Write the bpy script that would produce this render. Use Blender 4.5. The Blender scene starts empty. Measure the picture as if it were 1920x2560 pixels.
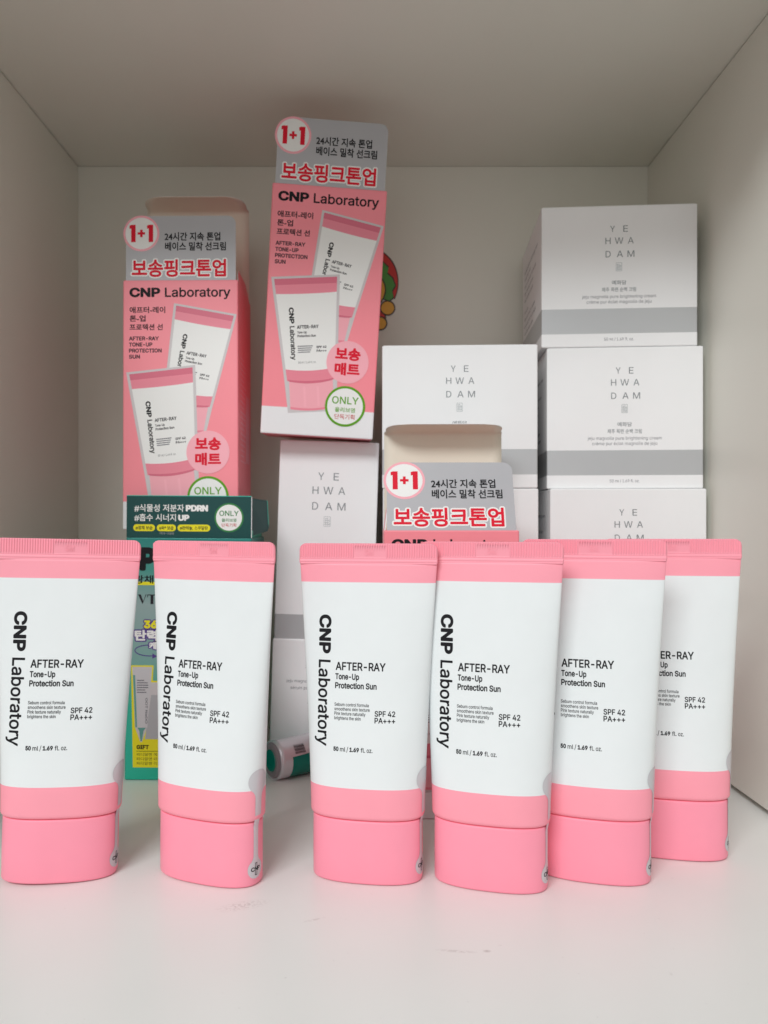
import bpy, bmesh, math
import numpy as np
from mathutils.geometry import delaunay_2d_cdt
from mathutils import Vector, Matrix, Euler

SC = bpy.context.scene
COL = SC.collection
R = math.radians
MM = 0.001            # everything below is written in millimetres: x right, y into the shelf, z up from the shelf floor

# ------------------------------------------------------------------ camera, light, exposure
CAM_H = 140.0
cam_d = bpy.data.cameras.new('camera')
cam = bpy.data.objects.new('camera', cam_d); COL.objects.link(cam)
cam.location = (0, 0, CAM_H * MM)
cam.rotation_euler = (R(90), 0, 0)
cam_d.sensor_width = 36; cam_d.sensor_height = 36
cam_d.lens = 27.03
cam_d.shift_x = 40 / 2560; cam_d.shift_y = 30 / 2560
cam_d.clip_start = 0.005; cam_d.clip_end = 50
cam_d.dof.use_dof = True; cam_d.dof.focus_distance = 0.305; cam_d.dof.aperture_fstop = 20
SC.camera = cam

w = bpy.data.worlds.new('World'); SC.world = w; w.use_nodes = True
bg = w.node_tree.nodes['Background']
bg.inputs['Color'].default_value = (1.0, 0.975, 0.94, 1); bg.inputs['Strength'].default_value = 0.37

def area(name, loc, target, size, power, color):
    d = bpy.data.lights.new(name, 'AREA'); d.shape = 'RECTANGLE'; d.size, d.size_y = size
    d.energy = power; d.color = color
    o = bpy.data.objects.new(name, d); COL.objects.link(o)
    o.location = loc
    o.rotation_euler = (Vector(target) - Vector(loc)).to_track_quat('-Z', 'Y').to_euler()
    return o
area('room_ceiling_lamp', (-0.95, -1.95, 1.95), (0, 0.30, 0.15), (1.5, 0.75), 61, (0.95, 0.99, 1.0))
area('front_fill_light', (-0.5, -2.6, 0.62), (0, 0.40, 0.18), (2.2, 1.5), 9, (1.0, 0.985, 0.955))  # unseen fill lamp, added in front to brighten the inside of the compartment

SC.view_settings.view_transform = 'Standard'; SC.view_settings.look = 'None'
SC.view_settings.exposure = 0.0; SC.view_settings.gamma = 1.0
SC.render.engine = 'CYCLES'
SC.cycles.use_denoising = True
SC.cycles.max_bounces = 10; SC.cycles.diffuse_bounces = 7

# ------------------------------------------------------------------ materials
def lin(c):
    return tuple(((v / 255) / 12.92 if v / 255 <= 0.04045 else ((v / 255 + 0.055) / 1.055) ** 2.4) for v in c)

MATS = {}
def mat(name, rgb, rough=0.5, metal=0.0, spec=0.5, vary=0.0, vscale=60, bump=0.0, bscale=900, coat=0.0, sss=0.0):
    m = bpy.data.materials.new(name); m.use_nodes = True
    nt = m.node_tree; b = nt.nodes['Principled BSDF']
    c = lin(rgb)
    b.inputs['Base Color'].default_value = (*c, 1)
    b.inputs['Roughness'].default_value = rough
    b.inputs['Metallic'].default_value = metal
    b.inputs['Specular IOR Level'].default_value = spec
    if coat: b.inputs['Coat Weight'].default_value = coat; b.inputs['Coat Roughness'].default_value = 0.25
    if sss:
        b.inputs['Subsurface Weight'].default_value = sss
        b.inputs['Subsurface Radius'].default_value = (0.002, 0.001, 0.001)
        b.inputs['Subsurface Scale'].default_value = 0.3
    tc = nt.nodes.new('ShaderNodeTexCoord')
    if vary:
        n = nt.nodes.new('ShaderNodeTexNoise'); n.inputs['Scale'].default_value = vscale; n.inputs['Detail'].default_value = 5
        nt.links.new(tc.outputs['Object'], n.inputs['Vector'])
        r = nt.nodes.new('ShaderNodeMapRange')
        r.inputs['From Min'].default_value = 0.3; r.inputs['From Max'].default_value = 0.7
        r.inputs['To Min'].default_value = 1 - vary; r.inputs['To Max'].default_value = 1 + vary * 0.4
        nt.links.new(n.outputs['Fac'], r.inputs['Value'])
        h = nt.nodes.new('ShaderNodeHueSaturation'); h.inputs['Color'].default_value = (*c, 1)
        nt.links.new(r.outputs['Result'], h.inputs['Value'])
        nt.links.new(h.outputs['Color'], b.inputs['Base Color'])
        rr = nt.nodes.new('ShaderNodeMapRange')
        rr.inputs['To Min'].default_value = max(0.03, rough - 0.08); rr.inputs['To Max'].default_value = rough + 0.08
        nt.links.new(n.outputs['Fac'], rr.inputs['Value']); nt.links.new(rr.outputs['Result'], b.inputs['Roughness'])
    if bump:
        n2 = nt.nodes.new('ShaderNodeTexNoise'); n2.inputs['Scale'].default_value = bscale; n2.inputs['Detail'].default_value = 3
        nt.links.new(tc.outputs['Object'], n2.inputs['Vector'])
        bp = nt.nodes.new('ShaderNodeBump'); bp.inputs['Strength'].default_value = bump; bp.inputs['Distance'].default_value = 0.0003
        nt.links.new(n2.outputs['Fac'], bp.inputs['Height']); nt.links.new(bp.outputs['Normal'], b.inputs['Normal'])
    MATS[name] = m
    return m

mat('tube_white', (231, 235, 236), 0.38, spec=0.45, vary=0.015, vscale=90, bump=0.5, bscale=40)
mat('tube_pink', (253, 160, 176), 0.42, spec=0.4, vary=0.02, vscale=80, bump=0.03, bscale=2500)
mat('cap_pink', (253, 154, 175), 0.40, spec=0.4, vary=0.02, vscale=80, bump=0.03, bscale=2500)
mat('seal_silver', (204, 202, 206), 0.35, metal=0.12)
mat('ink_black', (22, 22, 26), 0.55, spec=0.2)
mat('ink_soft_black', (40, 38, 44), 0.55, spec=0.2)
mat('ink_grey', (112, 112, 120), 0.55, spec=0.2)
mat('ink_light_grey', (168, 168, 170), 0.55, spec=0.2)
mat('ink_red', (222, 22, 50), 0.55, spec=0.2)
mat('ink_green', (96, 160, 30), 0.55, spec=0.2)
mat('ink_dark_green', (58, 130, 72), 0.55, spec=0.2)
mat('ink_yellow', (236, 226, 44), 0.55, spec=0.2)
mat('ink_purple', (92, 70, 140), 0.55, spec=0.2)
mat('ink_dusty_red', (196, 80, 84), 0.55, spec=0.2)
mat('paper_white', (236, 236, 238), 0.5, vary=0.02, vscale=40, bump=0.04)
mat('board_inner', (230, 222, 206), 0.75, vary=0.03, vscale=40, bump=0.05)
mat('carton_pink', (251, 142, 154), 0.42, vary=0.02, vscale=40, bump=0.03)
mat('carton_pink_light', (250, 176, 188), 0.45)
mat('art_pink', (236, 134, 152), 0.45)
mat('art_pink_dark', (216, 104, 128), 0.45)
mat('art_pink_pale', (246, 170, 182), 0.45)
mat('art_white', (238, 238, 236), 0.45)
mat('art_shade', (206, 200, 202), 0.5)
mat('card_grey', (178, 178, 182), 0.4, vary=0.02, vscale=60)
mat('carton_white', (236, 236, 237), 0.5, vary=0.018, vscale=30, bump=0.05, bscale=1400)
mat('silver_band', (186, 188, 190), 0.32, metal=0.3, vary=0.03, vscale=25)
mat('silver_ink', (118, 124, 128), 0.35, metal=0.4)
mat('seal_ink', (176, 182, 184), 0.3, metal=0.6)
mat('teal_dark', (0, 70, 68), 0.4, spec=0.35, vary=0.03, vscale=20)
mat('teal_edge', (60, 206, 182), 0.3, metal=0.3)
mat('tube_teal', (0, 128, 112), 0.25, metal=0.3)
mat('tube_silver', (214, 212, 217), 0.26, metal=0.35)
mat('tube_end_grey', (134, 124, 130), 0.4)
mat('art_teal', (96, 158, 150), 0.45)
mat('sticker_red', (206, 40, 36), 0.4)
mat('sticker_green', (78, 154, 60), 0.4)
mat('sticker_yellow', (232, 172, 54), 0.4)
mat('sticker_line', (44, 30, 26), 0.4)
mat('gap_dark', (30, 24, 20), 0.8)

# the teal carton print runs from deep to bright teal with a pale misty middle
def teal_print():
    m = mat('teal_print', (40, 160, 140), 0.32, metal=0.2)
    nt = m.node_tree; b = nt.nodes['Principled BSDF']
    tc = nt.nodes.new('ShaderNodeTexCoord'); sep = nt.nodes.new('ShaderNodeSeparateXYZ')
    nt.links.new(tc.outputs['Object'], sep.inputs[0])
    r = nt.nodes.new('ShaderNodeMapRange'); r.inputs['From Min'].default_value = 0; r.inputs['From Max'].default_value = 0.133
    nt.links.new(sep.outputs['Z'], r.inputs['Value'])
    cr = nt.nodes.new('ShaderNodeValToRGB'); e = cr.color_ramp.elements
    e[0].position = 0.0; e[0].color = (*lin((28, 182, 154)), 1)
    e[1].position = 1.0; e[1].color = (*lin((24, 128, 120)), 1)
    for p, c in ((0.3, (44, 180, 154)), (0.5, (126, 170, 164)), (0.72, (150, 172, 172)), (0.86, (70, 148, 138))):
        k = e.new(p); k.color = (*lin(c), 1)
    nt.links.new(r.outputs['Result'], cr.inputs['Fac']); nt.links.new(cr.outputs['Color'], b.inputs['Base Color'])
teal_print()

# white melamine shelf boards; the floor board carries a few scuffs and specks
def melamine(name, rgb, rough, scuffs=False):
    m = mat(name, rgb, rough, spec=0.5, vary=0.025, vscale=9, bump=0.06, bscale=1100)
    if not scuffs: return m
    nt = m.node_tree; b = nt.nodes['Principled BSDF']
    src = b.inputs['Base Color'].links[0].from_socket
    geo = nt.nodes.new('ShaderNodeNewGeometry')
    def blot(cx, cy, rx, ry, rot, thr, amt, scale):
        mp = nt.nodes.new('ShaderNodeMapping'); mp.vector_type = 'TEXTURE'
        mp.inputs['Location'].default_value = (cx * MM, cy * MM, 0); mp.inputs['Rotation'].default_value = (0, 0, rot)
        mp.inputs['Scale'].default_value = (rx * MM, ry * MM, 1)
        nt.links.new(geo.outputs['Position'], mp.inputs['Vector'])
        ln = nt.nodes.new('ShaderNodeVectorMath'); ln.operation = 'LENGTH'; nt.links.new(mp.outputs[0], ln.inputs[0])
        fall = nt.nodes.new('ShaderNodeMapRange'); fall.inputs['From Min'].default_value = 1; fall.inputs['From Max'].default_value = 0.2
        nt.links.new(ln.outputs['Value'], fall.inputs['Value'])
        n = nt.nodes.new('ShaderNodeTexNoise'); n.inputs['Scale'].default_value = scale; n.inputs['Detail'].default_value = 6
        nt.links.new(geo.outputs['Position'], n.inputs['Vector'])
        g = nt.nodes.new('ShaderNodeMapRange'); g.inputs['From Min'].default_value = thr; g.inputs['From Max'].default_value = thr + 0.14
        nt.links.new(n.outputs['Fac'], g.inputs['Value'])
        k = nt.nodes.new('ShaderNodeMath'); k.operation = 'MULTIPLY'
        nt.links.new(fall.outputs[0], k.inputs[0]); nt.links.new(g.outputs[0], k.inputs[1])
        k2 = nt.nodes.new('ShaderNodeMath'); k2.operation = 'MULTIPLY'; k2.inputs[1].default_value = amt
        nt.links.new(k.outputs[0], k2.inputs[0])
        return k2.outputs[0]
    cur = src
    for args in ((-46, 282, 11, 4, 0.35, 0.46, 0.34, 900), (29, 252, 8, 1.0, -0.12, 0.36, 0.3, 700), (-19, 272, 5, 0.8, 0.4, 0.38, 0.28, 800),
                 (39, 252, 1.6, 1.0, 0, 0.30, 0.5, 500), (0, 300, 300, 150, 0, 0.70, 0.55, 420)):
        f = blot(*args)
        mx = nt.nodes.new('ShaderNodeMix'); mx.data_type = 'RGBA'
        nt.links.new(f, mx.inputs[0]); nt.links.new(cur, mx.inputs[6]); mx.inputs[7].default_value = (*lin((150, 140, 136)), 1)
        cur = mx.outputs[2]
    nt.links.new(cur, b.inputs['Base Color'])
    return m
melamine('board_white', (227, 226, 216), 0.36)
melamine('board_floor', (236, 237, 234), 0.34, scuffs=True)

# ------------------------------------------------------------------ mesh building
class P:
    """collects geometry in mm for ONE mesh object"""
    def __init__(s):
        s.bm = bmesh.new(); s.mats = []
    def mi(s, name):
        if name not in s.mats: s.mats.append(name)
        return s.mats.index(name)
    def face(s, pts, m, smooth=False):
        vs = [s.bm.verts.new(p) for p in pts]
        try: f = s.bm.faces.new(vs)
        except ValueError: return None
        f.material_index = s.mi(m); f.smooth = smooth
        return f
    def grid(s, rows, m, smooth=True, closed=False, mfun=None):
        V = [[s.bm.verts.new(p) for p in r] for r in rows]
        n = len(V[0])
        for i in range(len(V) - 1):
            for j in range(n if closed else n - 1):
                k = (j + 1) % n
                f = s.bm.faces.new((V[i][j], V[i][k], V[i + 1][k], V[i + 1][j]))
                f.smooth = smooth; f.material_index = s.mi(mfun(i, j) if mfun else m)
        return V
    def cap(s, vs, m, flip=False):
        f = s.bm.faces.new(list(reversed(vs)) if flip else vs); f.material_index = s.mi(m)
    def box(s, x0, x1, y0, y1, z0, z1, m, bev=0.0, seg=2):
        b2 = bmesh.new(); bmesh.ops.create_cube(b2, size=1)
        for v in b2.verts:
            v.co = Vector(((x0 + x1) / 2 + v.co.x * (x1 - x0), (y0 + y1) / 2 + v.co.y * (y1 - y0), (z0 + z1) / 2 + v.co.z * (z1 - z0)))
        if bev: bmesh.ops.bevel(b2, geom=b2.edges[:], offset=bev, segments=seg, profile=0.5, affect='EDGES')
        s.merge(b2, m, smooth=bool(bev))
    def merge(s, b2, m, smooth=False):
        mp = {v: s.bm.verts.new(v.co) for v in b2.verts}
        i = s.mi(m)
        for f in b2.faces:
            try: g = s.bm.faces.new([mp[v] for v in f.verts])
            except ValueError: continue
            g.material_index = i; g.smooth = False
        b2.free()
    def split(s, z0, z1, m, frm=None):
        for z in (z0, z1):
            bmesh.ops.bisect_plane(s.bm, geom=s.bm.verts[:] + s.bm.edges[:] + s.bm.faces[:], plane_co=(0, 0, z), plane_no=(0, 0, 1), dist=1e-5)
        i = s.mi(m)
        for f in s.bm.faces:
            c = f.calc_center_median()
            if z0 < c.z < z1 and abs(f.normal.z) < 0.9: f.material_index = i
    def build(s, name, parent=None, recalc=True, loc=None):
        if recalc: bmesh.ops.recalc_face_normals(s.bm, faces=s.bm.faces[:])
        me = bpy.data.meshes.new(name)
        bmesh.ops.scale(s.bm, vec=(MM, MM, MM), verts=s.bm.verts[:])
        s.bm.to_mesh(me); s.bm.free()
        for n in s.mats: me.materials.append(MATS[n])
        o = bpy.data.objects.new(name, me); COL.objects.link(o)
        if parent: o.parent = parent
        if loc: o.location = Vector(loc) * MM
        return o

def thing(name, label, cat, loc, rot=(0, 0, 0), group=None):
    o = bpy.data.objects.new(name, None); COL.objects.link(o)
    o.empty_display_size = 0.02
    o.location = Vector(loc) * MM; o.rotation_euler = rot
    o['label'] = label; o['category'] = cat
    if group: o['group'] = group
    return o

# ------------------------------------------------------------------ print: everything below maps 2-D (u,v) through f(u,v,lift)
_tc = {}
FONT = None
for _p in (bpy.utils.system_resource('DATAFILES', path='fonts') or '',):
    try: FONT = bpy.data.fonts.load(_p + '/Inter.woff2')      # a face that ships inside Blender
    except Exception: FONT = None
def contours(text):
    """the outlines of some words as closed polygons"""
    cu = bpy.data.curves.new('t', 'FONT'); cu.body = text; cu.size = 1
    if FONT and max(map(ord, text)) < 0x1100: cu.font = FONT
    ob = bpy.data.objects.new('t', cu); COL.objects.link(ob)
    dg = bpy.context.evaluated_depsgraph_get(); dg.update()
    ev = ob.evaluated_get(dg); cv = ev.to_curve(dg)
    out = []
    for sp in cv.splines:
        bp = sp.bezier_points; pts = []; n = len(bp)
        for k in range(n):
            p0, p3 = bp[k].co, bp[(k + 1) % n].co; p1, p2 = bp[k].handle_right, bp[(k + 1) % n].handle_left
            L = (p3 - p0).length
            dev = 0 if L < 1e-6 else max(abs((p1 - p0).cross(p3 - p0).z), abs((p2 - p0).cross(p3 - p0).z)) / L
            st = 1 if dev < 1e-3 else 6
            for q in range(st):
                t = q / st; u = 1 - t
                c = p0 * u ** 3 + p1 * 3 * u * u * t + p2 * 3 * u * t * t + p3 * t ** 3
                if not pts or math.hypot(c.x - pts[-1][0], c.y - pts[-1][1]) > 1e-4: pts.append((c.x, c.y))
        if len(pts) > 2 and math.hypot(pts[0][0] - pts[-1][0], pts[0][1] - pts[-1][1]) < 1e-4: pts.pop()
        if len(pts) > 2: out.append(pts)
    ev.to_curve_clear(); bpy.data.objects.remove(ob); bpy.data.curves.remove(cu)
    ar = lambda c: sum(c[k - 1][0] * c[k][1] - c[k][0] * c[k - 1][1] for k in range(len(c)))
    if out and ar(max(out, key=lambda c: abs(ar(c)))) < 0: out = [c[::-1] for c in out]
    return out

def fatten(c, d):
    """moves a closed outline outward by d with round joins"""
    o = []; n = len(c)
    for k in range(n):
        p, q, r = c[k - 1], c[k], c[(k + 1) % n]
        a0 = math.atan2(q[1] - p[1], q[0] - p[0]) - math.pi / 2; a1 = math.atan2(r[1] - q[1], r[0] - q[0]) - math.pi / 2
        da = (a1 - a0 + math.pi) % (2 * math.pi) - math.pi
        st = max(1, int(abs(da) / 0.5)) if da > 0 else 1
        for t in range(st + 1):
            a = a0 + da * t / st
            o.append((q[0] + d * math.cos(a), q[1] + d * math.sin(a)))
    return o

def glyphs(text, bold=0.0):
    k = (text, bold)
    if k in _tc: return _tc[k]
    cs = contours(text)
    if bold: cs = [fatten(c, bold) for c in cs]
    vin = [Vector(p) for c in cs for p in c]; edges = []; i0 = 0
    for c in cs:
        edges += [(i0 + q, i0 + (q + 1) % len(c)) for q in range(len(c))]; i0 += len(c)
    if not vin:
        _tc[k] = ([], []); return _tc[k]
    vo, eo, fo, _, _, _ = delaunay_2d_cdt(vin, edges, [], 0, 1e-5)
    A = np.array([p for c in cs for p in c]); B = np.array([c[(q + 1) % len(c)] for c in cs for q in range(len(c))])
    V = np.array([tuple(v) for v in vo]); F = np.array([tuple(f) for f in fo if len(f) == 3])
    C = V[F].mean(axis=1)
    x, y = C[:, 0:1], C[:, 1:2]
    side = (B[:, 0] - A[:, 0])[None] * (y - A[:, 1][None]) - (x - A[:, 0][None]) * (B[:, 1] - A[:, 1])[None]
    up = (A[:, 1][None] <= y) & (B[:, 1][None] > y) & (side > 0); dn = (A[:, 1][None] > y) & (B[:, 1][None] <= y) & (side < 0)
    w = up.sum(1) - dn.sum(1)
    keep = F[w > 0]
    used = sorted(set(keep.ravel().tolist())); mp = {v: q for q, v in enumerate(used)}
    _tc[k] = ([tuple(V[v]) for v in used], [tuple(mp[v] for v in f) for f in keep.tolist()])
    return _tc[k]

CAPH = None
def text(p, f, s, m, x0, x1, y, cap=None, y1=None, bold=0.0, lift=0.04, rot=False):
    """x0..x1 is the width the words take. Latin: y = baseline, cap = capital height. Otherwise y..y1 is the height they take.
    rot: words run downward, (x0..x1) is then measured down from the top and y is the baseline's x."""
    global CAPH
    if CAPH is None:
        CAPH = max(v[1] for v in glyphs('H')[0])
    vs, fs = glyphs(s, bold)
    if not vs: return
    ax, bx = min(v[0] for v in vs), max(v[0] for v in vs)
    ay, by = min(v[1] for v in vs), max(v[1] for v in vs)
    sx = (x1 - x0) / (bx - ax)
    if cap is not None: sy = cap / (CAPH + 2 * bold); oy = y + bold * sy
    else: sy = (y1 - y) / (by - ay); oy = y - ay * sy
    out = []
    for (a, b) in vs:
        u = x0 + (a - ax) * sx; v = oy + b * sy
        out.append(p.bm.verts.new(f(v, -u, lift) if rot else f(u, v, lift)))
    i = p.mi(m)
    for q in fs:
        try:
            g = p.bm.faces.new([out[k] for k in q]); g.material_index = i
        except ValueError: pass

def halo(p, f, s, m, mh, x0, x1, y0, y1, bold, wdt, lift):
    vs = glyphs(s, bold)[0]; k = (y1 - y0) / (max(v[1] for v in vs) - min(v[1] for v in vs))
    d = wdt / k
    text(p, f, s, mh, x0 - wdt, x1 + wdt, y0 - wdt, y1=y1 + wdt, bold=bold + d, lift=lift)
    text(p, f, s, m, x0, x1, y0, y1=y1, bold=bold, lift=lift + 0.03)

def poly(p, f, pts, m, lift=0.03):
    fc = p.face([f(u, v, lift) for u, v in pts], m)
    if fc and len(pts) > 4: fc.normal_update(); bmesh.ops.triangulate(p.bm, faces=[fc])
def rect(p, f, x0, x1, y0, y1, m, lift=0.03): poly(p, f, [(x0, y0), (x1, y0), (x1, y1), (x0, y1)], m, lift)
def arc(cx, cy, r, a0, a1, n=12, ry=None):
    ry = r if ry is None else ry
    return [(cx + r * math.cos(R(a0 + (a1 - a0) * k / n)), cy + ry * math.sin(R(a0 + (a1 - a0) * k / n))) for k in range(n + 1)]
def disc(p, f, cx, cy, r, m, lift=0.03, n=48): poly(p, f, arc(cx, cy, r, 0, 360 - 360 / n, n - 1), m, lift)
def rrect(x0, x1, y0, y1, r, n=6):
    return arc(x1 - r, y1 - r, r, 0, 90, n) + arc(x0 + r, y1 - r, r, 90, 180, n) + arc(x0 + r, y0 + r, r, 180, 270, n) + arc(x1 - r, y0 + r, r, 270, 360, n)
def line(p, f, pts, wd, m, lift):
    for (a, b) in zip(pts[:-1], pts[1:]):
        dx, dy = b[0] - a[0], b[1] - a[1]; L = math.hypot(dx, dy) or 1; nx, ny = -dy / L * wd / 2, dx / L * wd / 2
        poly(p, f, [(a[0] + nx, a[1] + ny), (a[0] - nx, a[1] - ny), (b[0] - nx, b[1] - ny), (b[0] + nx, b[1] + ny)], m, lift)
def front(x0, z0, y):                 # a plane facing the viewer: u right, v up
    return lambda u, v, l: (x0 + u, y - l, z0 + v)
def left_side(x, z0, y1):             # the left face of a carton: u runs from its back edge to its front edge
    return lambda u, v, l: (x - l, y1 - u, z0 + v)
def turned(f, cx, cy, ang, sc=1.0):
    c, s = math.cos(ang) * sc, math.sin(ang) * sc
    return lambda u, v, l: f(cx + u * c - v * s, cy + u * s + v * c, l)

# ------------------------------------------------------------------ the shelf compartment
SW0, SW1, SB, SH, SF = -197.9, 191.1, 525.5, 384.5, 265.0
def struct(name, p, label=None):
    o = p.build(name); o['kind'] = 'structure'
    if label: o['label'] = label
    return o
p = P(); p.box(SW0 - 140, SW1 + 140, 140, SB + 8, -18, 0, 'board_floor', 0.6); struct('shelf_floor', p)
p = P(); p.box(SW0 - 16, SW1 + 16, SF, SB + 8, SH, SH + 18, 'board_white', 0.6); struct('shelf_ceiling', p)
p = P(); p.box(SW0 - 16, SW0, SF, SB, 0.3, SH - 0.5, 'board_white', 0.4); p.box(SW0 - 20, SW0 - 16.1, SF, SB + 8, 0.3, SH + 18, 'gap_dark'); struct('wall_left', p)  # dark outer panel is added to block light leaking in at the seams
p = P(); p.box(SW1, SW1 + 16, SF, SB, 2.9, SH - 0.5, 'board_white', 0.4); p.box(SW1 + 16.1, SW1 + 20, SF, SB + 8, 0.3, SH + 18, 'gap_dark'); struct('wall_right', p)  # dark outer panel added here too, so no light shows through the floor gap
p = P(); p.box(SW0 - 16, SW1 + 16, SB, SB + 6, 0.3, SH - 0.2, 'board_white'); struct('wall_back', p)

# ------------------------------------------------------------------ sunscreen tubes
NS = 2.5
def sup(a, b, t, n=NS):
    c, s = math.cos(t), math.sin(t)
    return (a * math.copysign(abs(c) ** (2 / n), c), b * math.copysign(abs(s) ** (2 / n), s))
Z_J, Z_W0, Z_W1, Z_C, Z_T = 25.0, 37.4, 117.3, 125.0, 132.9
CA, CB = 21.9, 10.3
def body_ab(z):
    t = (z - 28) / (Z_C + 1 - 28)
    a = 22.85 + 4.95 * max(0, t) ** 1.25
    b = 10.9 * (1 - max(0, t)) ** 0.93 + 0.62
    b = min(b, 11.0)
    if z < 26.9:
        k = (26.9 - z) / (26.9 - Z_J); d = 1.5 * (1 - math.sqrt(max(0, 1 - k * k)))
        a -= d; b -= d
    return a, b
def tube_front(u, v, l):
    a, b = body_ab(v)
    q = max(0.0, 1 - abs(min(0.999, abs(u) / a)) ** NS)
    return (u, -b * q ** (1 / NS) - l, v)

def make_tube():
    t = thing('sunscreen_tube', '', 'sunscreen tube', (0, 0, 0), group='pink and white sunscreen tubes standing in the front row')
    # body
    p = P()
    zs = [25.0, 25.03, 25.12, 25.3, 25.6, 26.0, 26.4, 26.9, 28, 30, 33, 36, Z_W0, 40, 44, 48] + list(range(52, 116, 4)) + [Z_W1, 119, 121, 123, 124, Z_C]
    N = 112
    rows = []
    for z in zs:
        a, b = body_ab(z)
        rows.append([(*sup(a, b, 2 * math.pi * k / N), z) for k in range(N)])
    V = p.grid(rows, None, closed=True, mfun=lambda i, j: 'tube_white' if Z_W0 - .01 < (zs[i] + zs[i + 1]) / 2 < Z_W1 else 'tube_pink')
    p.cap(V[0], 'tube_pink', True); p.cap(V[-1], 'tube_pink')
    bmesh.ops.recalc_face_normals(p.bm, faces=p.bm.faces[:])
    nb = len(p.bm.faces)
    T = lambda s, m, a, b, *r, **k: text(p, tube_front, s, m, a if k.get('rot') else a * 1.033, b if k.get('rot') else b * 1.033, *r, lift=k.pop('lift', 0.07), **k)
    K = 'ink_black'
    T('CNP', K, -104.3, -88.9, -19.1, cap=4.95, bold=0.038, rot=True)
    T('Laboratory', K, -86.4, -52.8, -19.1, cap=4.95, bold=0.016, rot=True)
    T('AFTER-RAY', K, -11.6, 7.7, 82.6, cap=3.2, bold=0.02)
    T('Tone-Up', K, -11.7, -2.4, 79.0, cap=2.35, bold=0.026)
    T('Protection Sun', K, -11.7, 4.4, 75.5, cap=2.35, bold=0.026)
    for s, x1, y in (('Sebum control formula', 1.5, 68.7), ('smoothens skin texture', 1.9, 66.95), ('Pink texture naturally', 0.3, 65.2), ('brightens the skin', -1.5, 63.45)):
        T(s, 'ink_soft_black', -11.8, x1, y, cap=1.25, bold=0.01)
    T('SPF 42', K, 3.8, 11.6, 65.2, cap=2.15, bold=0.018)
    T('PA+++', K, 3.8, 11.6, 62.6, cap=2.15, bold=0.018)
    for s, x0, x1, b in (('50', -11.9, -9.9, .04), ('ml', -9.3, -7.2, .01), ('/', -6.8, -6.1, 0), ('1.69', -5.6, -1.95, .04), ('fl.', -1.3, 0.4, .01), ('oz.', 1.0, 3.2, 0)):
        if s == '/': T(s, K, x0, x1, 51.0, y1=53.2)
        elif s == 'oz.': T(s, K, x0, x1, 51.3, cap=1.7, bold=.01)
        else: T(s, K, x0, x1, 51.3, cap=1.7, bold=b)
    p.build('body', t, recalc=False)
    # crimped end: ribs, two pressed lines and a smooth date field with raised characters
    p = P()
    W, r = 28.0, 3.0
    xs = [-W + 2 * W * k / 448 for k in range(449)]
    def ztop(x):
        d = abs(x) - (W - r)
        return Z_T - (r - math.sqrt(max(0, r * r - d * d))) if d > 0 else Z_T
    def prof(x, v):                      # v: height in mm above Z_C - 0.6
        y = min(0.90 - 0.30 * min(1, v / 2.4), 0.62 + 0.55 * v)
        if v < 2.4:
            for c in (0.75, 2.15):
                y -= 0.22 * math.exp(-((v - c) / 0.16) ** 2)
        else:
            rib = 0.5 + 0.5 * math.cos(2 * math.pi * x / 0.98)
            y = 0.40 + 0.36 * rib
            if -5.6 < x < 7.2 and v < 7.1: y = 0.44
            if v < 2.9: y = 0.45
        return y
    vv = [0, .3, .5, .62, .75, .88, 1.0, 1.3, 1.8, 1.95, 2.05, 2.15, 2.25, 2.39, 2.6, 2.95, 3.2, 5, 7.05, 7.15, 7.9, 8.2, 8.5]
    z00 = Z_C - 0.6
    def row(v, sg):
        o = []
        for x in xs:
            z = min(z00 + v, ztop(x) - 0.001 * (8.5 - v)); tip = 0.55 if v > 8.3 else 1
            e = min(1, (W - abs(x)) / 0.5 + 0.35)
            o.append((x * (1 - 0.012 * max(0, 1 - v / 0.8)), sg * (prof(x, v) if sg < 0 else 0.5) * tip * e, z))
        return o
    Fv = p.grid([row(v, -1) for v in vv], 'tube_pink')
    Bv = p.grid([row(v, 1) for v in vv], 'tube_pink')
    def stitch(A, B):
        for k in range(len(A) - 1):
            try:
                f = p.bm.faces.new((A[k], A[k + 1], B[k + 1], B[k])); f.material_index = 0
            except ValueError: pass
    stitch(Fv[0], Bv[0]); stitch(Fv[-1], Bv[-1]); stitch([q[0] for q in Fv], [q[0] for q in Bv]); stitch([q[-1] for q in Fv], [q[-1] for q in Bv])
    bmesh.ops.recalc_face_normals(p.bm, faces=p.bm.faces[:])
    for k in range(3):
        text(p, lambda u, v, l: (u, -0.44 - l, v), '5M', 'tube_pink', -1.1 + .06 * k, 2.3 - .06 * k, 127.9 + .05 * k, cap=2.4 - .1 * k, lift=0.07 + 0.05 * k, bold=0.02 - 0.006 * k)
    p.build('crimped_end', t, recalc=False)
    # cap
    p = P()
    rows = []
    for z, d in ((0, 1.0), (0.2, 0.55), (0.55, 0.2), (1.1, 0), (12, -0.05), (23.9, 0), (24.4, 0.08), (24.65, 0.3), (24.7, 0.7)):
        rows.append([(*sup(CA - d, CB - d, 2 * math.pi * k / N), z) for k in range(N)])
    V = p.grid(rows, 'cap_pink', closed=True); p.cap(V[0], 'cap_pink', True); p.cap(V[-1], 'cap_pink')
    # dark neck seen in the joint
    rows = [[(*sup(CA - 1.2, CB - 1.2, 2 * math.pi * k / N), z) for k in range(N)] for z in (24.5, 25.5)]
    p.grid(rows, 'cap_pink', closed=True)
    p.build('cap', t)
    # silver tamper seal: a dumbbell shaped sticker running from the body over the joint to the cap
    p = P()
    s0, zt, rt, zb, rb = -2.8, 40.6, 4.7, 6.6, 3.7
    M = 400
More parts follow.
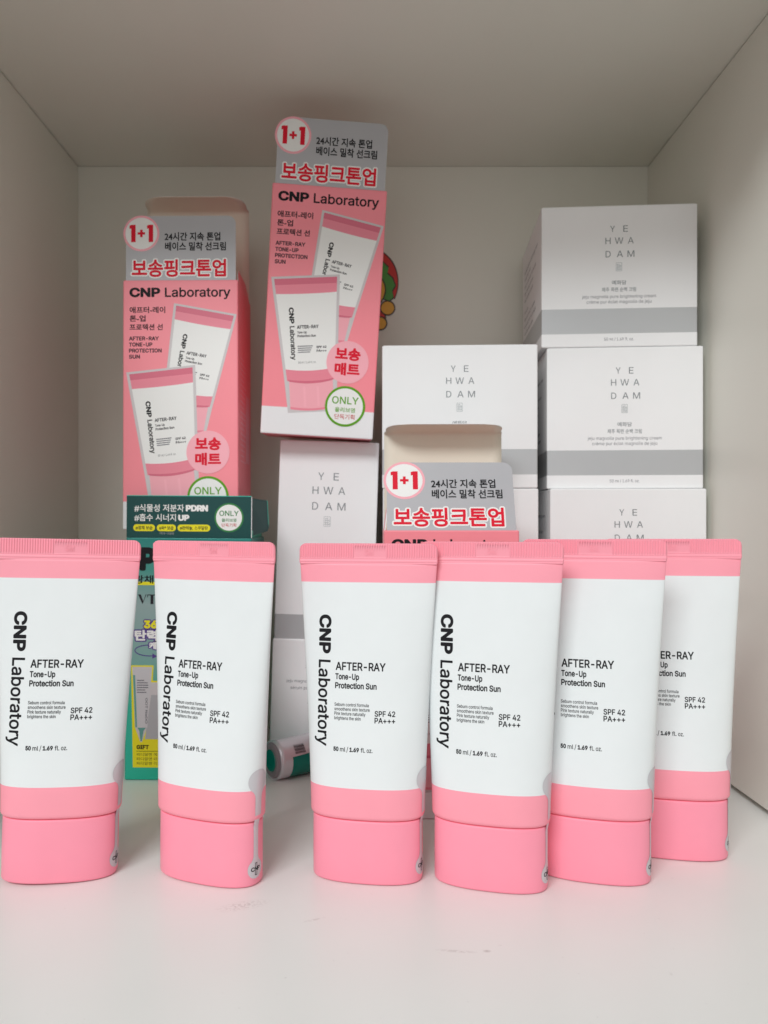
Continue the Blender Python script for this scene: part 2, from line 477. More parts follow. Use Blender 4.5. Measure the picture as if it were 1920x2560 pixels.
    def ring(z):
        if z >= 28.2: a, b = body_ab(z)
        elif z <= 23.0: a, b = CA, CB
        else:
            k = (z - 23.0) / 5.2; a1, b1 = body_ab(28.2); a, b = CA + (a1 - CA) * k, CB + (b1 - CB) * k
        o = 0.14
        pts = [sup(a + o, b + o, R(-100 + 200 * k / M)) for k in range(M + 1)]
        L = [0]
        for q in range(M): L.append(L[-1] + math.dist(pts[q], pts[q + 1]))
        mid = L[M // 2]
        return pts, [l - mid for l in L]
    def hw(z):
        neck = 1.2 + 0.45 * max(0, min(1, (z - 20) / 10))
        wv = 0
        if abs(z - zt) < rt: wv = max(wv, math.sqrt(rt * rt - (z - zt) ** 2))
        if abs(z - zb) < rb: wv = max(wv, math.sqrt(rb * rb - (z - zb) ** 2))
        if zb < z < zt:
            fil = 0
            for c, rr in ((zt, rt), (zb, rb)):
                d = abs(z - c) - rr
                if d > -0.6: fil = max(fil, 1.0 * math.exp(-max(0, d + 0.4) / 0.7))
            wv = max(wv, neck + fil * 0.8)
        return wv
    zz = [zb - rb + 0.001 + (zb) * 0] ; n = 150
    zz = [zb - rb + 0.003 + (zt + rt - zb + rb - 0.006) * k / n for k in range(n + 1)]
    import bisect
    def at(z, s, extra=0):
        pts, L = ring(z)
        k = min(M - 1, max(0, bisect.bisect(L, s) - 1)); q = (s - L[k]) / (L[k + 1] - L[k])
        x = pts[k][0] + (pts[k + 1][0] - pts[k][0]) * q; y = pts[k][1] + (pts[k + 1][1] - pts[k][1]) * q
        return (x * (1 + extra / 22), y * (1 + extra / 11), z)
    rows = []
    for z in zz:
        h = hw(z)
        rows.append([at(z, s0 + h * (j / 6 - 1)) for j in range(13)])
    p.grid(rows, 'seal_silver')
    bmesh.ops.recalc_face_normals(p.bm, faces=p.bm.faces[:])
    fm = lambda u, v, l: at(v + zb, s0 + u, l)
    text(p, fm, 'C', 'ink_black', -2.35, -0.75, -0.75, cap=1.6, bold=0.02, lift=0.07)
    text(p, fm, 'N', 'ink_black', -0.62, 0.72, -0.75, cap=1.6, bold=0.02, lift=0.07)
    text(p, fm, 'P', 'ink_black', 0.85, 2.2, -0.75, cap=1.6, bold=0.02, lift=0.07)
    for a, b in (((-.42, -2.3), (-.42, 2.3)), ((.42, -2.3), (.42, 2.3)), ((-.42, 2.3), (.42, 2.3)), ((-.42, -2.3), (.42, -2.3))):
        line(p, fm, [a, b], 0.2, 'ink_black', 0.10 if a[0] == b[0] else 0.12)
    p.build('seal_sticker', t, recalc=False)
    return t

def copy_thing(o):
    c = o.copy(); COL.objects.link(c)
    for ch in list(o.children):
        k = ch.copy(); COL.objects.link(k); k.parent = c
    return c

tube0 = make_tube()
TUBES = [  # x, y of the axis, turn to the left and lean to the right in degrees, height factor, label
    (-123.0, 307.4, -9.0, 1.4, 1.004, 'pink and white squeeze tube at the far left of the front row, cut off'),
    (-62.8, 307.4, 20.0, 0.3, 1.0, 'pink and white squeeze tube standing alone between two gaps, before the green carton'),
    (-0.1, 307.7, 9.2, 0, 0.994, 'pink and white squeeze tube, third from left, its crimped corner overlapping the next tube'),
    (48.0, 301.6, 14.7, 0, 1.0, 'pink and white squeeze tube standing furthest forward, third from right'),
    (90.0, 308.1, 15.2, 0, 1.006, 'pink and white squeeze tube, second from right, its sideways lettering covered by a neighbour'),
    (130.2, 329.1, 12.4, -0.2, 1.004, 'pink and white squeeze tube set furthest back, beside the right wall'),
]
for i, (x, y, a, ro, hz, lab) in enumerate(TUBES):
    o = tube0 if i == 0 else copy_thing(tube0)
    o.location = (x * MM, y * MM, 0.00015 + abs(ro) * 0.00033); o.rotation_euler = (0, R(ro), R(-a)); o.scale = (1, 1, hz)
    o['label'] = lab

# ------------------------------------------------------------------ white cream cartons
CW, CH, CD = 86.2, 79.7, 81.0
def logo(p, f, cx, top, k, seal=True):
    """three spaced rows of silver capitals and a small seal; k scales it"""
    for row, (a, lets) in enumerate(((15.0, (('Y', -4.9, -2.2), ('E', 2.4, 4.9))), (21.7, (('H', -7.5, -4.6), ('W', -2.3, 2.4), ('A', 4.9, 8.1))), (29.2, (('D', -7.4, -4.6), ('A', -1.2, 2.2), ('M', 4.7, 8.5))))):
        for ch, x0, x1 in lets:
            text(p, f, ch, 'silver_ink', cx + x0 * k, cx + x1 * k, top - a * k, cap=3.55 * k, lift=0.05)
    if seal:
        s0, s1 = top - 37 * k, top - 32.4 * k
        hw = 1.55 * k
        for a in (-hw, hw): line(p, f, [(cx + a, s0), (cx + a, s1)], 0.25, 'seal_ink', 0.05)
        for b in (s0, s1): line(p, f, [(cx - hw, b), (cx + hw, b)], 0.25, 'seal_ink', 0.055)
        for q in range(1, 5):
            b = s0 + (s1 - s0) * q / 5
            line(p, f, [(cx - hw * .75, b), (cx + hw * (.8 if q % 2 else .2), b)], 0.3, 'seal_ink', 0.06)
        for a in (-.5, 0.1, .6): line(p, f, [(cx + a * hw, s0 + .5), (cx + a * hw, s1 - .5 - abs(a))], 0.28, 'seal_ink', 0.065)

SIDE = ['jeju magnolia pure brightening cream', 'moisturizing cream', 'apply a small amount to the face', 'after cleansing and toner', 'and pat gently to absorb',
        'how to use', 'keep out of reach of children', 'store away from direct sunlight', 'use within twelve months']
def cream_box(loc, yaw, label, group):
    t = thing('cream_carton', label, 'carton', loc, (0, 0, R(-yaw)), group)
    p = P(); p.box(-CW / 2, CW / 2, 0, CD, 0, CH - 0.15, 'carton_white', 0.55)
    p.split(7.5, 21.6, 'silver_band')
    bmesh.ops.recalc_face_normals(p.bm, faces=p.bm.faces[:])
    f = front(0, CH, 0)
    logo(p, f, 0, 0, 1)
    text(p, f, '예화담', 'silver_ink', -3.9, 4.0, -44.8, y1=-42.3, bold=0.01)
    text(p, f, '제주 목련 순백 크림', 'silver_ink', -9.5, 9.4, -48.7, y1=-46.2, bold=0.01)
    text(p, f, 'jeju magnolia pure brightening cream', 'ink_grey', -20.4, 20.4, -52.2, cap=1.75)
    text(p, f, 'crème pur éclat magnolia de jeju', 'ink_grey', -17.9, 17.9, -55.2, cap=1.75)
    text(p, f, '50 ml / 1.69 fl. oz.', 'ink_grey', -8.2, 8.2, -76.2, cap=1.6)
    g = left_side(-CW / 2, CH, CD)
    for k, s in enumerate(SIDE):
        text(p, g, s, 'ink_grey', 10, 10 + min(58, len(s) * 1.55), -16 - k * 4.6 - (3 if k > 4 else 0), cap=1.9)
    p.build('carton_body', t, recalc=False)
    # tuck lid closing the top
    p = P(); p.box(-CW / 2 + 0.9, CW / 2 - 0.9, 0.25, CD - 0.6, CH - 0.4, CH, 'carton_white', 0.12, 1); p.build('lid', t)
    return t
G1 = 'white cream cartons stacked at the right'
cream_box((141.5, 433.5, 3 * CH + 0.9), 4.0, 'white carton with silver band, topmost of the tallest stack', G1)
cream_box((144.5, 433.0, 2 * CH + 0.6), 4.2, 'white carton with silver band, second from the top of the tallest stack', G1)
cream_box((145.0, 428.5, CH + 0.3), 2.0, 'white carton, third from the top of the tallest stack, partly behind tubes', G1)
cream_box((145.2, 430.5, 0), 2.0, 'bottom white carton of the tallest stack, standing on the shelf', G1)
G2 = 'white cream cartons stacked in the middle'
cream_box((51.0, 428.0, 2 * CH + 0.6), 2.2, 'white carton topping the middle stack, behind the low open pink carton', G2)
cream_box((51.4, 427.0, CH + 0.3), 1.0, 'second white carton of the middle stack, mostly covered by the open pink carton', G2)
cream_box((51.2, 428.0, 0), 1.5, 'bottom white carton of the middle stack, hidden behind the open pink carton', G2)

# tall serum carton leaning against the middle stack
TW, TH, TD = 58.6, 188.0, 58.0
t = thing('serum_carton', 'tall slim white carton under the tilted pink carton', 'carton', (0.6, 455, 0.1), (0, R(1.85), 0))
p = P(); p.box(-TW, 0, 0, TD, 0, TH - 0.15, 'carton_white', 0.55)
p.split(TH - 117.5, TH - 103, 'silver_band')
bmesh.ops.recalc_face_normals(p.bm, faces=p.bm.faces[:])
low = P(); low.box(-TW - 0.5, 0.45, -0.9, TD - 0.5, 0, TH - 117.7, 'carton_white', 0.5)
bmesh.ops.recalc_face_normals(low.bm, faces=low.bm.faces[:])
bmesh.ops.recalc_face_normals(p.bm, faces=p.bm.faces[:])
f = front(-TW / 2, TH, 0)
logo(p, f, 0, -4.5, 1.24)
fl_ = front(-TW / 2, TH, -0.9)
text(low, fl_, '예화담', 'silver_ink', -4, 4, -129, y1=-126.4, bold=0.01)
text(low, fl_, '제주 목련 순백 세럼', 'silver_ink', -10, 10, -135, y1=-132.4, bold=0.01)
text(low, fl_, 'jeju magnolia pure brightening serum', 'ink_grey', -21, 21, -143, cap=1.8)
text(low, fl_, 'sérum pur éclat magnolia de jeju', 'ink_grey', -18.5, 18.5, -147, cap=1.8)
text(low, fl_, '45 ml / 1.52 fl. oz.', 'ink_grey', -8.2, 8.2, -155.5, cap=1.7)
low.build('base_tray', t, recalc=False)
p.build('carton_body', t, recalc=False)
p = P(); p.box(-TW + 0.9, -0.9, 0.25, TD - 0.6, TH - 0.4, TH, 'carton_white', 0.12, 1); p.build('lid', t)

# ------------------------------------------------------------------ pink sunscreen cartons
PW, PH, PD = 64.2, 139.3, 46.0
def tube_art(p, f, lift, full=True):
    """the printed picture of a tube, 35 mm wide at its crimp, origin at the top centre"""
    H = 72.0
    def wd(v): return 17.4 - 4.2 * min(1, v / 56) if v < 56 else 12.2
    def strip(v0, v1, m, l, bow0=0, bow1=0, inset=0, n=8, ex=0):
        top = []; bot = []
        for k in range(n + 1):
            q = 2 * k / n - 1
            top.append(((wd(v0) - inset + ex) * q, -v0 - bow0 * (1 - q * q)))
            bot.append(((wd(v1 - 1e-3) - inset + ex) * q, -v1 - bow1 * (1 - q * q)))
        poly(p, f, top + bot[::-1], m, l)
    # pale outline behind it
    o = 1.5
    pts = [(-17.4 - o, o * .8), (17.4 + o, o * .8), (18.3, -8), (13.2 + o, -56), (12.2 + o, -H - 1.5), (-12.2 - o, -H - 1.5), (-13.2 - o, -56), (-18.3, -8)]
    poly(p, f, pts, 'art_shade', lift)
    strip(0, 3.4, 'art_pink_dark', lift + .01); strip(3.4, 4.3, 'art_pink', lift + .012); strip(4.3, 8.2, 'art_pink', lift + .011, 0, 0.4)
    strip(8.2, 49.5, 'art_white', lift + .01, 0.4, 1.2)
    strip(49.5, 56, 'art_pink', lift + .01, 1.2, 1.2); strip(55.2, 56.4, 'art_pink_dark', lift + .014, 1.2, 1.4, 0.3)
    strip(56.4, H - 1.6, 'art_pink_pale', lift + .01, 1.4, 1.4); strip(H - 1.8, H - .4, 'art_pink', lift + .012, 1.4, 1.2)
    for u in (-4.5, 3): strip_u = [(u, -59.5), (u + 1.2, -59.5), (u + 1.2, -H + 1.5), (u, -H + 1.5)]; poly(p, f, strip_u, 'carton_pink_light', lift + .016)
    T = lambda *a, **k: text(p, f, *a, lift=lift + .03, **k)
    T('CNP', 'ink_black', 15.8, 24.6, -10.2, cap=2.7, bold=0.04, rot=True)
    T('Laboratory', 'ink_black', 26.0, 44.5, -10.2, cap=2.7, bold=0.025, rot=True)
    T('AFTER-RAY', 'ink_soft_black', -6.2, 5.8, -27.6, cap=1.9, bold=0.03)
    T('Tone-Up', 'ink_soft_black', -6.2, -1, -30.2, cap=1.3, bold=0.03)
    T('Protection Sun', 'ink_soft_black', -6.2, 4, -32.2, cap=1.3, bold=0.03)
    for k in range(4): rect(p, f, -6.4, 2.0 - k * .5, -37.4 - k * 1.1, -36.9 - k * 1.1, 'ink_grey', lift + .03)
    T('SPF 42', 'ink_soft_black', 4.0, 9.6, -38.6, cap=1.3, bold=0.03); T('PA+++', 'ink_soft_black', 4.0, 9.6, -40.6, cap=1.3, bold=0.03)
    T('50 ml / 1.69 fl. oz.', 'ink_soft_black', -6.4, 3.4, -46.6, cap=1.1)

def badge_only(p, f, cx, cy, r, ring, lift, c1='ink_green', c2='ink_dusty_red'):
    disc(p, f, cx, cy, r, ring, lift); disc(p, f, cx, cy, r * .885, 'art_white', lift + .01)
    k = r / 11.2
    text(p, f, 'ONLY', c1, cx - 7.4 * k, cx + 7.4 * k, cy + 1.3 * k, cap=4.0 * k, bold=0.012, lift=lift + .03)
    text(p, f, '올리브영', c1, cx - 5.6 * k, cx + 5.6 * k, cy - 3.3 * k, y1=cy - .6 * k, bold=0.02, lift=lift + .03)
    text(p, f, '단독기획', c2, cx - 5.6 * k, cx + 5.6 * k, cy - 7.2 * k, y1=cy - 4.3 * k, bold=0.012, lift=lift + .03)

def flap_profile(hgt, tuck, fold, lean=0.0):
    """(y, z) points of an upright flap whose tuck is folded forward at the top"""
    pts = [(0.0, 0.0)]; y = z = 0.0
    for k in range(8):
        y += math.sin(lean) * hgt / 8; z += math.cos(lean) * hgt / 8; pts.append((y, z))
    for k in range(6):
        a = lean - fold * (k + 1) / 6; y += math.sin(a) * .45; z += math.cos(a) * .45; pts.append((y, z))
    for k in range(10):
        a = lean - fold - 0.012 * k; y += math.sin(a) * tuck / 10; z += math.cos(a) * tuck / 10; pts.append((y, z))
    return pts

def pink_box(loc, rot, label, flap=None, dust=True, card_lean=0.0):
    t = thing('sunscreen_carton', label, 'carton', loc, rot, 'pink sunscreen cartons')
    p = P(); p.box(-PW / 2, PW / 2, 0, PD, 0, PH, 'carton_pink', 0.7)
    p.split(0.0, 15.5, 'paper_white')
    # the open cartons show a bare board top
    bmesh.ops.recalc_face_normals(p.bm, faces=p.bm.faces[:])
    f = front(-PW / 2, PH, 0)          # u from the left edge, v down from the top edge (negative)
    T = lambda *a, **k: text(p, f, *a, **k)
    T('CNP', 'ink_black', 3.6, 20.8, -9.6, cap=5.3, bold=0.04)
    T('Laboratory', 'ink_black', 23.4, 60.0, -9.6, cap=5.3, bold=0.016)
    T('애프터-레이', 'ink_black', 3.7, 23.6, -18.6, y1=-15.0, bold=0.024)
    T('톤-업', 'ink_black', 3.7, 12.6, -23.3, y1=-19.8, bold=0.024)
    T('프로텍션 선', 'ink_black', 3.7, 22.2, -28.2, y1=-24.7, bold=0.024)
    for k, (s, x1) in enumerate((('AFTER-RAY', 20.0), ('TONE-UP', 16.4), ('PROTECTION', 21.6), ('SUN', 9.5))):
        T(s, 'ink_soft_black', 3.4, x1, -33.9 - 3.4 * k, cap=2.2, bold=0.03)
    tube_art(p, turned(f, 45.8, -17.4, R(-10.5), 0.94), 0.03)
    tube_art(p, turned(f, 21.2, -51.0, R(6.0), 1.02), 0.10)
    disc(p, f, 47.4, -96.5, 12.0, 'carton_pink_light', 0.16)
    for s, x0, x1, y in (('보송', 40.2, 54.6, -95.5), ('매트', 40.2, 54.6, -104.0)):
        T(s, 'ink_red', x0, x1, y, y1=y + 7.2, bold=0.045, lift=0.19)
    badge_only(p, f, 47.4, -121.4, 11.5, 'ink_green', 0.20)
    # side panel print (right side): two pale columns of small text
    g = lambda u, v, l: (PW / 2 + l, u, PH + v)
    for k in range(20):
        rect(p, g, 8, 20 + (k * 7 % 9), -42 - k * 3.1, -41.1 - k * 3.1, 'carton_pink_light', 0.04)
    rect(p, g, 27, 40, -100, -60, 'carton_pink_light', 0.04)
    p.build('carton_body', t, recalc=False)
    # grey header card with a round die-cut badge
    p = P()
    hx0, hx1, hz1 = -PW / 2 + 1.5, PW / 2 - 1.3, 36.4
    def slab(pts, y0, y1, m):
        a = [(u, y0, v) for u, v in pts]; b = [(u, y1, v) for u, v in pts]
        fa = p.face(a, m); fb = p.face(list(reversed(b)), 'paper_white')
        n = len(pts)
        for k in range(n): p.face([a[k], b[k], b[(k + 1) % n], a[(k + 1) % n]], 'paper_white')
        fa.normal_update(); fb.normal_update(); bmesh.ops.triangulate(p.bm, faces=[fa, fb])
    slab([(hx0, 0), (hx1, 0)] + arc(hx1 - 4.5, hz1 - 4.5, 4.5, 0, 90, 8) + [(hx0 + 10, hz1), (hx0, hz1 - 10)], 0.0, 0.45, 'card_grey')
    cx, cz, cr = hx0 + 8.6, hz1 - 9.8, 10.1
    slab(arc(cx, cz, cr, 0, 360 - 7.5, 47), -0.06, 0.35, 'art_pink_pale')
    bmesh.ops.recalc_face_normals(p.bm, faces=p.bm.faces[:])
    f = front(0, 0, 0)
    disc(p, f, cx, cz, 8.9, 'art_white', 0.09)
    for ox in (cx - 6.7, cx + 3.1):
        poly(p, f, [(ox + 1.0, cz - 4.9), (ox + 3.5, cz - 4.9), (ox + 3.5, cz + 4.9), (ox + 1.3, cz + 4.9), (ox + .1, cz + 4.5), (ox + .1, cz + 2.6), (ox + 1.0, cz + 2.8)], 'ink_red', 0.12)
    rect(p, f, cx - 2.1, cx + 2.1, cz - .65, cz + .65, 'ink_red', 0.12); rect(p, f, cx - .7, cx + .7, cz - 2.1, cz + 2.1, 'ink_red', 0.124)
    text(p, f, '24시간 지속 톤업', 'ink_black', hx0 + 21.6, hx0 + 52.8, hz1 - 14.0, y1=hz1 - 9.2, bold=0.028, lift=0.05)
    text(p, f, '베이스 밀착 선크림', 'ink_black', hx0 + 21.8, hx0 + 55.9, hz1 - 19.6, y1=hz1 - 14.7, bold=0.028, lift=0.05)
    halo(p, f, '보송핑크톤업', 'ink_red', 'art_white', hx0 + 3.2, hx0 + 56.0, hz1 - 34.4, hz1 - 24.4, 0.03, 0.75, 0.05)
    hc = p.build('header_card', t, recalc=False, loc=(0, 0.5, PH - 0.2)); hc.rotation_euler.x = -R(card_lean)
    if flap:
        h, tuck, fold, lean = flap
        p = P(); prof = flap_profile(h, tuck, fold, lean); n = len(prof)
        rr = 11.0; hw = PW / 2 - 0.8
        def wat(k):
            d = tuck * (n - 1 - k) / 10
            return hw - (0.8 if k > 14 else 0) - (rr - math.sqrt(max(0, rr * rr - (rr - d) ** 2)) if d < rr else 0)
        rows_f = [[(wat(k) * (j / 6 - 1), yy, z) for j in range(13)] for k, (yy, z) in enumerate(prof)]
        rows_b = [[(wat(k) * (j / 6 - 1), yy + 0.42, z + 0.4) for j in range(13)] for k, (yy, z) in enumerate(prof)]
        A = p.grid(rows_f, 'board_inner'); B = p.grid(rows_b, 'paper_white')
        for Q, S in ((A[-1], B[-1]), ([r_[0] for r_ in A], [r_[0] for r_ in B]), ([r_[-1] for r_ in A], [r_[-1] for r_ in B])):
            for k in range(len(Q) - 1):
                fc = p.bm.faces.new((Q[k], Q[k + 1], S[k + 1], S[k])); fc.material_index = p.mi('paper_white')
        p.build('back_flap', t, loc=(0, PD - 0.6, PH - 0.3))
        for sg in (-1, 1):
            p = P(); x = 0
            pts = [(0, 0), (PD - 6, 0), (PD - 9, dust * .5), (PD - 14, dust), (8, dust), (3, dust * .6)]
            def fl(o, side):
                return [(sg * (-o) - sg * (v * 0.10), u, v) for u, v in pts]
            a = [(-sg * v * .12, u, v) for u, v in pts]; b = [(-sg * v * .12 - sg * .45, u, v) for u, v in pts]
            p.face(a, 'carton_pink'); p.face(b, 'board_inner')
            for k in range(len(pts)): p.face([a[k], a[(k + 1) % len(pts)], b[(k + 1) % len(pts)], b[k]], 'paper_white')
            p.build('dust_flap', t, loc=(sg * (PW / 2 - 0.3), 3.0, PH - 0.3))
    return t

pink_box((-104.0, 426.5, 137.1), (R(-1.2), R(-0.3), 0), 'open pink carton with grey header card standing on the green carton', flap=(56, 16, 1.38, 0.0), dust=9)
# the second one stands on the leaning serum carton, up against the shelf's top
bx, by, bz = 2.6, 441.0, 188.35
th, ln, yw = R(3.2), R(4.0), R(2.5)
rot = Euler((ln, th, yw), 'XYZ')
off = rot.to_matrix() @ Vector((PW / 2, 0, 0))
pink_box((bx - off.x, by - off.y, bz - off.z), tuple(rot), 'tilted pink carton standing highest of all, on the tall white carton')
pink_box((39.6, 364.3, 0.1), (0, 0, R(-0.4)), 'open pink carton with raised white back flap, standing low behind the front tubes', flap=(51, 16, 1.38, 0.02), dust=11, card_lean=21).scale.z = 0.983

# ------------------------------------------------------------------ green carton
GW, GH, GD = 68.6, 132.6, 50.0
t = thing('ampoule_carton', 'green carton with dark teal header card and yellow gift panel', 'carton', (-98.7, 419.8, 0), (0, R(0.4), 0))
p = P(); p.box(-GW / 2, GW / 2, 0, GD, 0, GH, 'teal_print', 0.6)
bmesh.ops.recalc_face_normals(p.bm, faces=p.bm.faces[:])
f0 = front(-GW / 2, 0, 0)
def g(u_px, y_px):      # millimetres on the carton front from distances measured on it (1 px = 0.2184 mm)
    return ((u_px - 310) * 0.2184, GH - (y_px - 1343) * 0.2184)
T = lambda *a, **k: text(p, f0, *a, **k)
x0, y0 = g(348, 1427)
T('PDRN', 'ink_black', 7.4, 44, y0, cap=12.9, bold=0.06)
x0, y0 = g(330, 1459)
rect(p, f0, x0, x0 + 26, y0 - .8, y0 + 1.0, 'ink_yellow', 0.03)
T('광채 보습', 'ink_black', x0, x0 + 24, y0, y1=y0 + 4.6, bold=0.02, lift=.05)
# two-letter serif monogram
x0, y0 = g(341, 1510); x0b, y1 = g(341, 1486)
hv = y1 - y0
poly(p, f0, [(x0, y1), (x0 + 1.5, y1), (x0 + 3.0, y0 + 1.2), (x0 + 2.4, y0)], 'ink_soft_black', .05)
poly(p, f0, [(x0 + 2.4, y0), (x0 + 2.8, y0 + .8), (x0 + 4.6, y1), (x0 + 4.1, y1)], 'ink_soft_black', .052)
rect(p, f0, x0 + 5.0, x0 + 10.2, y1 - .5, y1, 'ink_soft_black', .05); rect(p, f0, x0 + 6.8, x0 + 8.4, y0, y1 - .5, 'ink_soft_black', .05)
for dx in (5.0, 9.8): rect(p, f0, x0 + dx, x0 + dx + .4, y1 - 1.6, y1 - .5, 'ink_soft_black', .05)
x0, y0 = g(356, 1571)
halo(p, f0, '360', 'ink_yellow', 'ink_purple', x0, x0 + 11, y0, y0 + 4.5, 0.05, 0.6, .05)
x0, y0 = g(333, 1602)
halo(p, f0, '탄력', 'art_white', 'ink_purple', x0, x0 + 12.6, y0, y0 + 6.0, 0.045, 0.7, .05)
x0, y0 = g(369, 1623)
halo(p, f0, '케어', 'art_white', 'ink_purple', x0, x0 + 8.4, y0, y0 + 4.0, 0.045, 0.6, .05)
cx, cy = g(372, 1626)
ar = arc(cx, cy, 8.3, 95, 280, 16, 3.0)
for k, q in enumerate(zip(ar[:-1], ar[1:])): line(p, f0, list(q), .55, 'ink_purple', .04 + .0015 * k)
ex, ey = ar[-1]
poly(p, f0, [(ex - .2, ey + 1.4), (ex + 2.6, ey - .2), (ex - .2, ey - 1.5)], 'ink_purple', .068)
# yellow gift panel with its printed tube and sachets
px = lambda pts: [g(280 + a / 3.35, 1340 + b / 3.35) for a, b in pts]
poly(p, f0, px([(150, 1083), (338, 1083), (332, 1212), (560, 1212), (560, 1938), (170, 1938)]), 'ink_yellow', .03)
poly(p, f0, px([(160, 1095), (327, 1095), (318, 1225), (548, 1225), (548, 1690), (300, 1690), (285, 1610), (245, 1725), (232, 1725), (185, 1600)]), 'art_shade', .04)
poly(p, f0, px([(320, 1330), (548, 1330), (548, 1700), (270, 1700)]), 'card_grey', .05)
poly(p, f0, px([(162, 1118), (325, 1118), (322, 1140), (290, 1605), (190, 1605), (164, 1140)]), 'seal_silver', .06)
poly(p, f0, px([(166, 1165), (184, 1165), (204, 1600), (190, 1605)]), 'art_teal', .07)
poly(p, f0, px([(205, 1605), (278, 1605), (258, 1630), (245, 1718), (233, 1718), (222, 1630)]), 'art_teal', .065)
for k, wv in enumerate((60, 90, 95, 95, 70, 80)): poly(p, f0, px([(200, 1205 + 20 * k), (200 + wv, 1205 + 20 * k), (200 + wv, 1213 + 20 * k), (200, 1213 + 20 * k)]), 'ink_grey', .075)
a, b = g(280 + 272 / 3.35, 1340 + 1570 / 3.35)
T('OOT NaDO', 'ink_grey', -(b + 14), -b, a, cap=1.2, bold=.02, rot=True, lift=.08)
x0, y0 = g(280 + 200 / 3.35, 1340 + 1785 / 3.35)
T('GIFT', 'ink_black', x0, x0 + 6.7, y0, cap=2.3, bold=0.04, lift=.05)
line(p, f0, px([(200, 1802), (540, 1802)]), .25, 'ink_black', .05)
for k, s in enumerate(('피디알엔 에센스 5ml', '피디알엔 리들샷 100', '피디알엔 리들샷 300')):
    x0, y0 = g(280 + 200 / 3.35, 1340 + (1842 + 37 * k) / 3.35)
    T(s, 'ink_soft_black', x0, x0 + 20, y0, y1=y0 + 1.7, lift=.05)
p.build('carton_body', t, recalc=False)
# header card
p = P()
HC = 22.6
p.box(-GW / 2 + .3, GW / 2 - .3, 0, 0.5, 0, HC, 'teal_dark')
p.box(-GW / 2 + .3, GW / 2 - .3, 0.02, 1.6, HC + .02, HC + 0.42, 'teal_edge', .1, 1)  # brighter strip: the highlight on the top edge put into its colour
p.box(GW / 2 - .27, GW / 2 + .05, 0.0, 0.55, 0, HC, 'paper_white')
bmesh.ops.recalc_face_normals(p.bm, faces=p.bm.faces[:])
k = 68.0 / 864
f1 = lambda u, v, l: (-GW / 2 + .3 + (u - 158) * k, -l, HC - (v - 112) * k)
fm = lambda u, v, l: (-GW / 2 + .3 + u, -l, HC + v)
def TT(s, m, x0, x1, ya, yb, bold, lift=.05): text(p, fm, s, m, (x0 - 158) * k, (x1 - 158) * k, -(yb - 112) * k, y1=-(ya - 112) * k, bold=bold, lift=lift)
TT('#식물성 저분자', 'art_white', 212, 556, 168, 220, .014); TT('PDRN', 'art_white', 568, 722, 172, 216, .055)
TT('#흡수 시너지', 'art_white', 212, 500, 234, 286, .014); TT('UP', 'art_white', 516, 593, 240, 282, .055)
for x0, x1, s in ((205, 355, '#광채 보습'), (368, 500, '#속* 보습'), (512, 738, '#판테놀, 스쿠알란')):
    poly(p, fm, [(a, b) for a, b in rrect((x0 - 158) * k, (x1 - 158) * k, -(355 - 112) * k, -(308 - 112) * k, 1.8)], 'ink_yellow', .04)
    TT(s, 'ink_soft_black', x0 + 16, x1 - 16, 318, 346, .02, .06)
TT('*피부 각질층', 'ink_light_grey', 385, 488, 362, 378, 0)
badge_only(p, fm, (868 - 158) * k, -(258 - 112) * k, 8.0, 'ink_dark_green', .04, 'ink_dark_green')
p.build('header_card', t, recalc=False, loc=(0, -0.35, GH - 0.1))
# lid folded under the carton that stands on it, and the side flap left sticking up
p = P(); p.box(-GW / 2 + .6, GW / 2 - 1.2, 2.0, GD - .5, 0, 4.3, 'teal_print', .5); p.build('lid', t, loc=(0, 0, GH - 0.1))
p = P()
q0 = [(-2.5, 8, 0.5), (5.4, 27, 3.6), (6.0, 28.5, 6.0), (5.2, 28, 21.0), (4.6, 27.6, 21.6), (-2.5, 8, 22.2)]
q1 = [(x + .25, y + .45, z) for x, y, z in q0]
p.face(q0, 'teal_dark'); p.face(list(reversed(q1)), 'teal_dark')
for q in range(len(q0)): p.face([q0[q], q1[q], q1[(q + 1) % len(q0)], q0[(q + 1) % len(q0)]], 'teal_edge')
p.build('side_flap', t, loc=(GW / 2 - 0.6, 0, GH - .1))

# ------------------------------------------------------------------ small silver and teal tube lying on the shelf floor
t = thing('sample_tube', 'small silver tube with teal band lying on the shelf floor behind the tubes', 'tube', (-52.2, 421.5, 0), (0, 0, R(34)))
rT = 10.5
p = P(); N = 64; rows = []; xs = []
for x, k in ((0.0, 0.0), (3, 0), (7, 0), (7.05, 0), (12, .04), (20, .15), (30, .36), (40, .6), (50, .85), (56, .97), (58.5, 1.0)):
    ry, rz = rT * (1 - k) + .5 * k, rT * (1 - k) + 13.0 * k
    rows.append([(x, ry * math.cos(2 * math.pi * q / N), rT + (rz - rT) * .8 + rz * math.sin(2 * math.pi * q / N) if k else rT + rz * math.sin(2 * math.pi * q / N)) for q in range(N)]); xs.append(x)
def tm(i, j):
    a = math.degrees(2 * math.pi * (j + .5) / N)
    return 'tube_teal' if i >= 3 and (195 < a < 242) else 'tube_silver'
def tm2(i, j):
    a = math.degrees(2 * math.pi * (j + .5) / N)
    return 'tube_teal' if i >= 3 and (163 < a < 262) else 'tube_silver'
V = p.grid(rows, None, closed=True, mfun=tm2)
p.cap(V[0], 'tube_silver', True); p.cap(V[-1], 'tube_silver')
bmesh.ops.recalc_face_normals(p.bm, faces=p.bm.faces[:])
fb = lambda u, v, l: (u, (rT + l) * math.cos(R(v)), rT + (rT + l) * math.sin(R(v)))
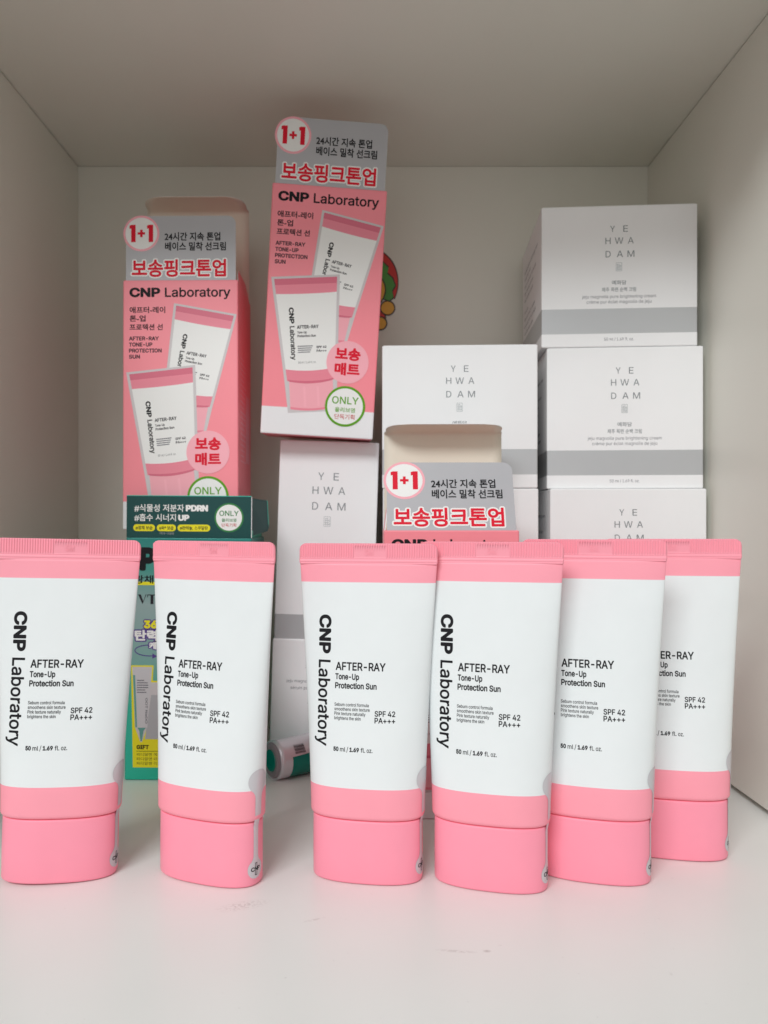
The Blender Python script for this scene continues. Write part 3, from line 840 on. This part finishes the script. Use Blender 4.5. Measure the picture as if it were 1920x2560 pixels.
for q in range(9):
    for sgm in range(4): poly(p, fb, [(9.0 + sgm * 1.6, 128 + q * 3.2), (9.0 + (sgm + 1) * 1.6, 128 + q * 3.2), (9.0 + (sgm + 1) * 1.6, 128 + q * 3.2 + (1.8 if q % 3 else 1.0)), (9.0 + sgm * 1.6, 128 + q * 3.2 + (1.8 if q % 3 else 1.0))], 'ink_soft_black', .06 + .02 * sgm * 0)
p.build('tube_body', t, recalc=False)
p = P()
rows = []
for x, r in ((0.02, rT - .9), (-.5, rT - .95), (-1.2, rT - 1.5), (-1.5, rT - 2.2), (-1.5, 6.1), (-1.3, 5.9)):
    rows.append([(x, r * math.cos(2 * math.pi * q / N), rT + r * math.sin(2 * math.pi * q / N)) for q in range(N)])
p.grid(rows, 'tube_end_grey', closed=True)
rows = [[(x, r * math.cos(2 * math.pi * q / N), rT + r * math.sin(2 * math.pi * q / N)) for q in range(N)] for x, r in ((-1.2, 6.0), (-1.7, 5.8), (-1.75, 5.2))]
V = p.grid(rows, 'tube_teal', closed=True); p.cap(V[-1], 'tube_teal')
p.build('end_cap', t)

# ------------------------------------------------------------------ small round-lobed sticker on the back wall (plain shapes)
p = P()
f = front(0, 0, 0)
def blob(pts, m, l):
    c = (sum(a for a, b in pts) / len(pts), sum(b for a, b in pts) / len(pts))
    big = [(c[0] + (a - c[0]) * 1 + .9 * (a - c[0]) / (math.hypot(a - c[0], b - c[1]) or 1), c[1] + (b - c[1]) + .9 * (b - c[1]) / (math.hypot(a - c[0], b - c[1]) or 1)) for a, b in pts]
    poly(p, f, big, 'sticker_line', l); poly(p, f, pts, m, l + .02)
blob(arc(-4, 305, 24.3, -25, 92, 20, 25) + [(-8, 318), (-6, 306)], 'sticker_red', .10)
blob([(0, 316), (6, 317), (10, 319), (14, 315), (13.2, 311), (16.5, 308), (18.5, 303), (16.4, 299.5), (17.4, 295), (14.5, 292.5), (11, 294), (0, 300)], 'sticker_green', .18)
blob(arc(-1, 300, 12.5, 0, 350, 24), 'sticker_yellow', .30)
blob(arc(3.5, 281, 8.0, 0, 350, 24), 'sticker_red', .34)
blob(arc(13.4, 287.5, 4.4, 0, 350, 20), 'sticker_yellow', .38)
blob(arc(8.4, 277, 4.0, 0, 350, 20), 'sticker_yellow', .42)
o = p.build('wall_sticker', recalc=False, loc=(0, SB - 0.05, 0))
o['label'] = 'small red, green and yellow sticker on the back wall beside the tilted carton'; o['category'] = 'sticker'
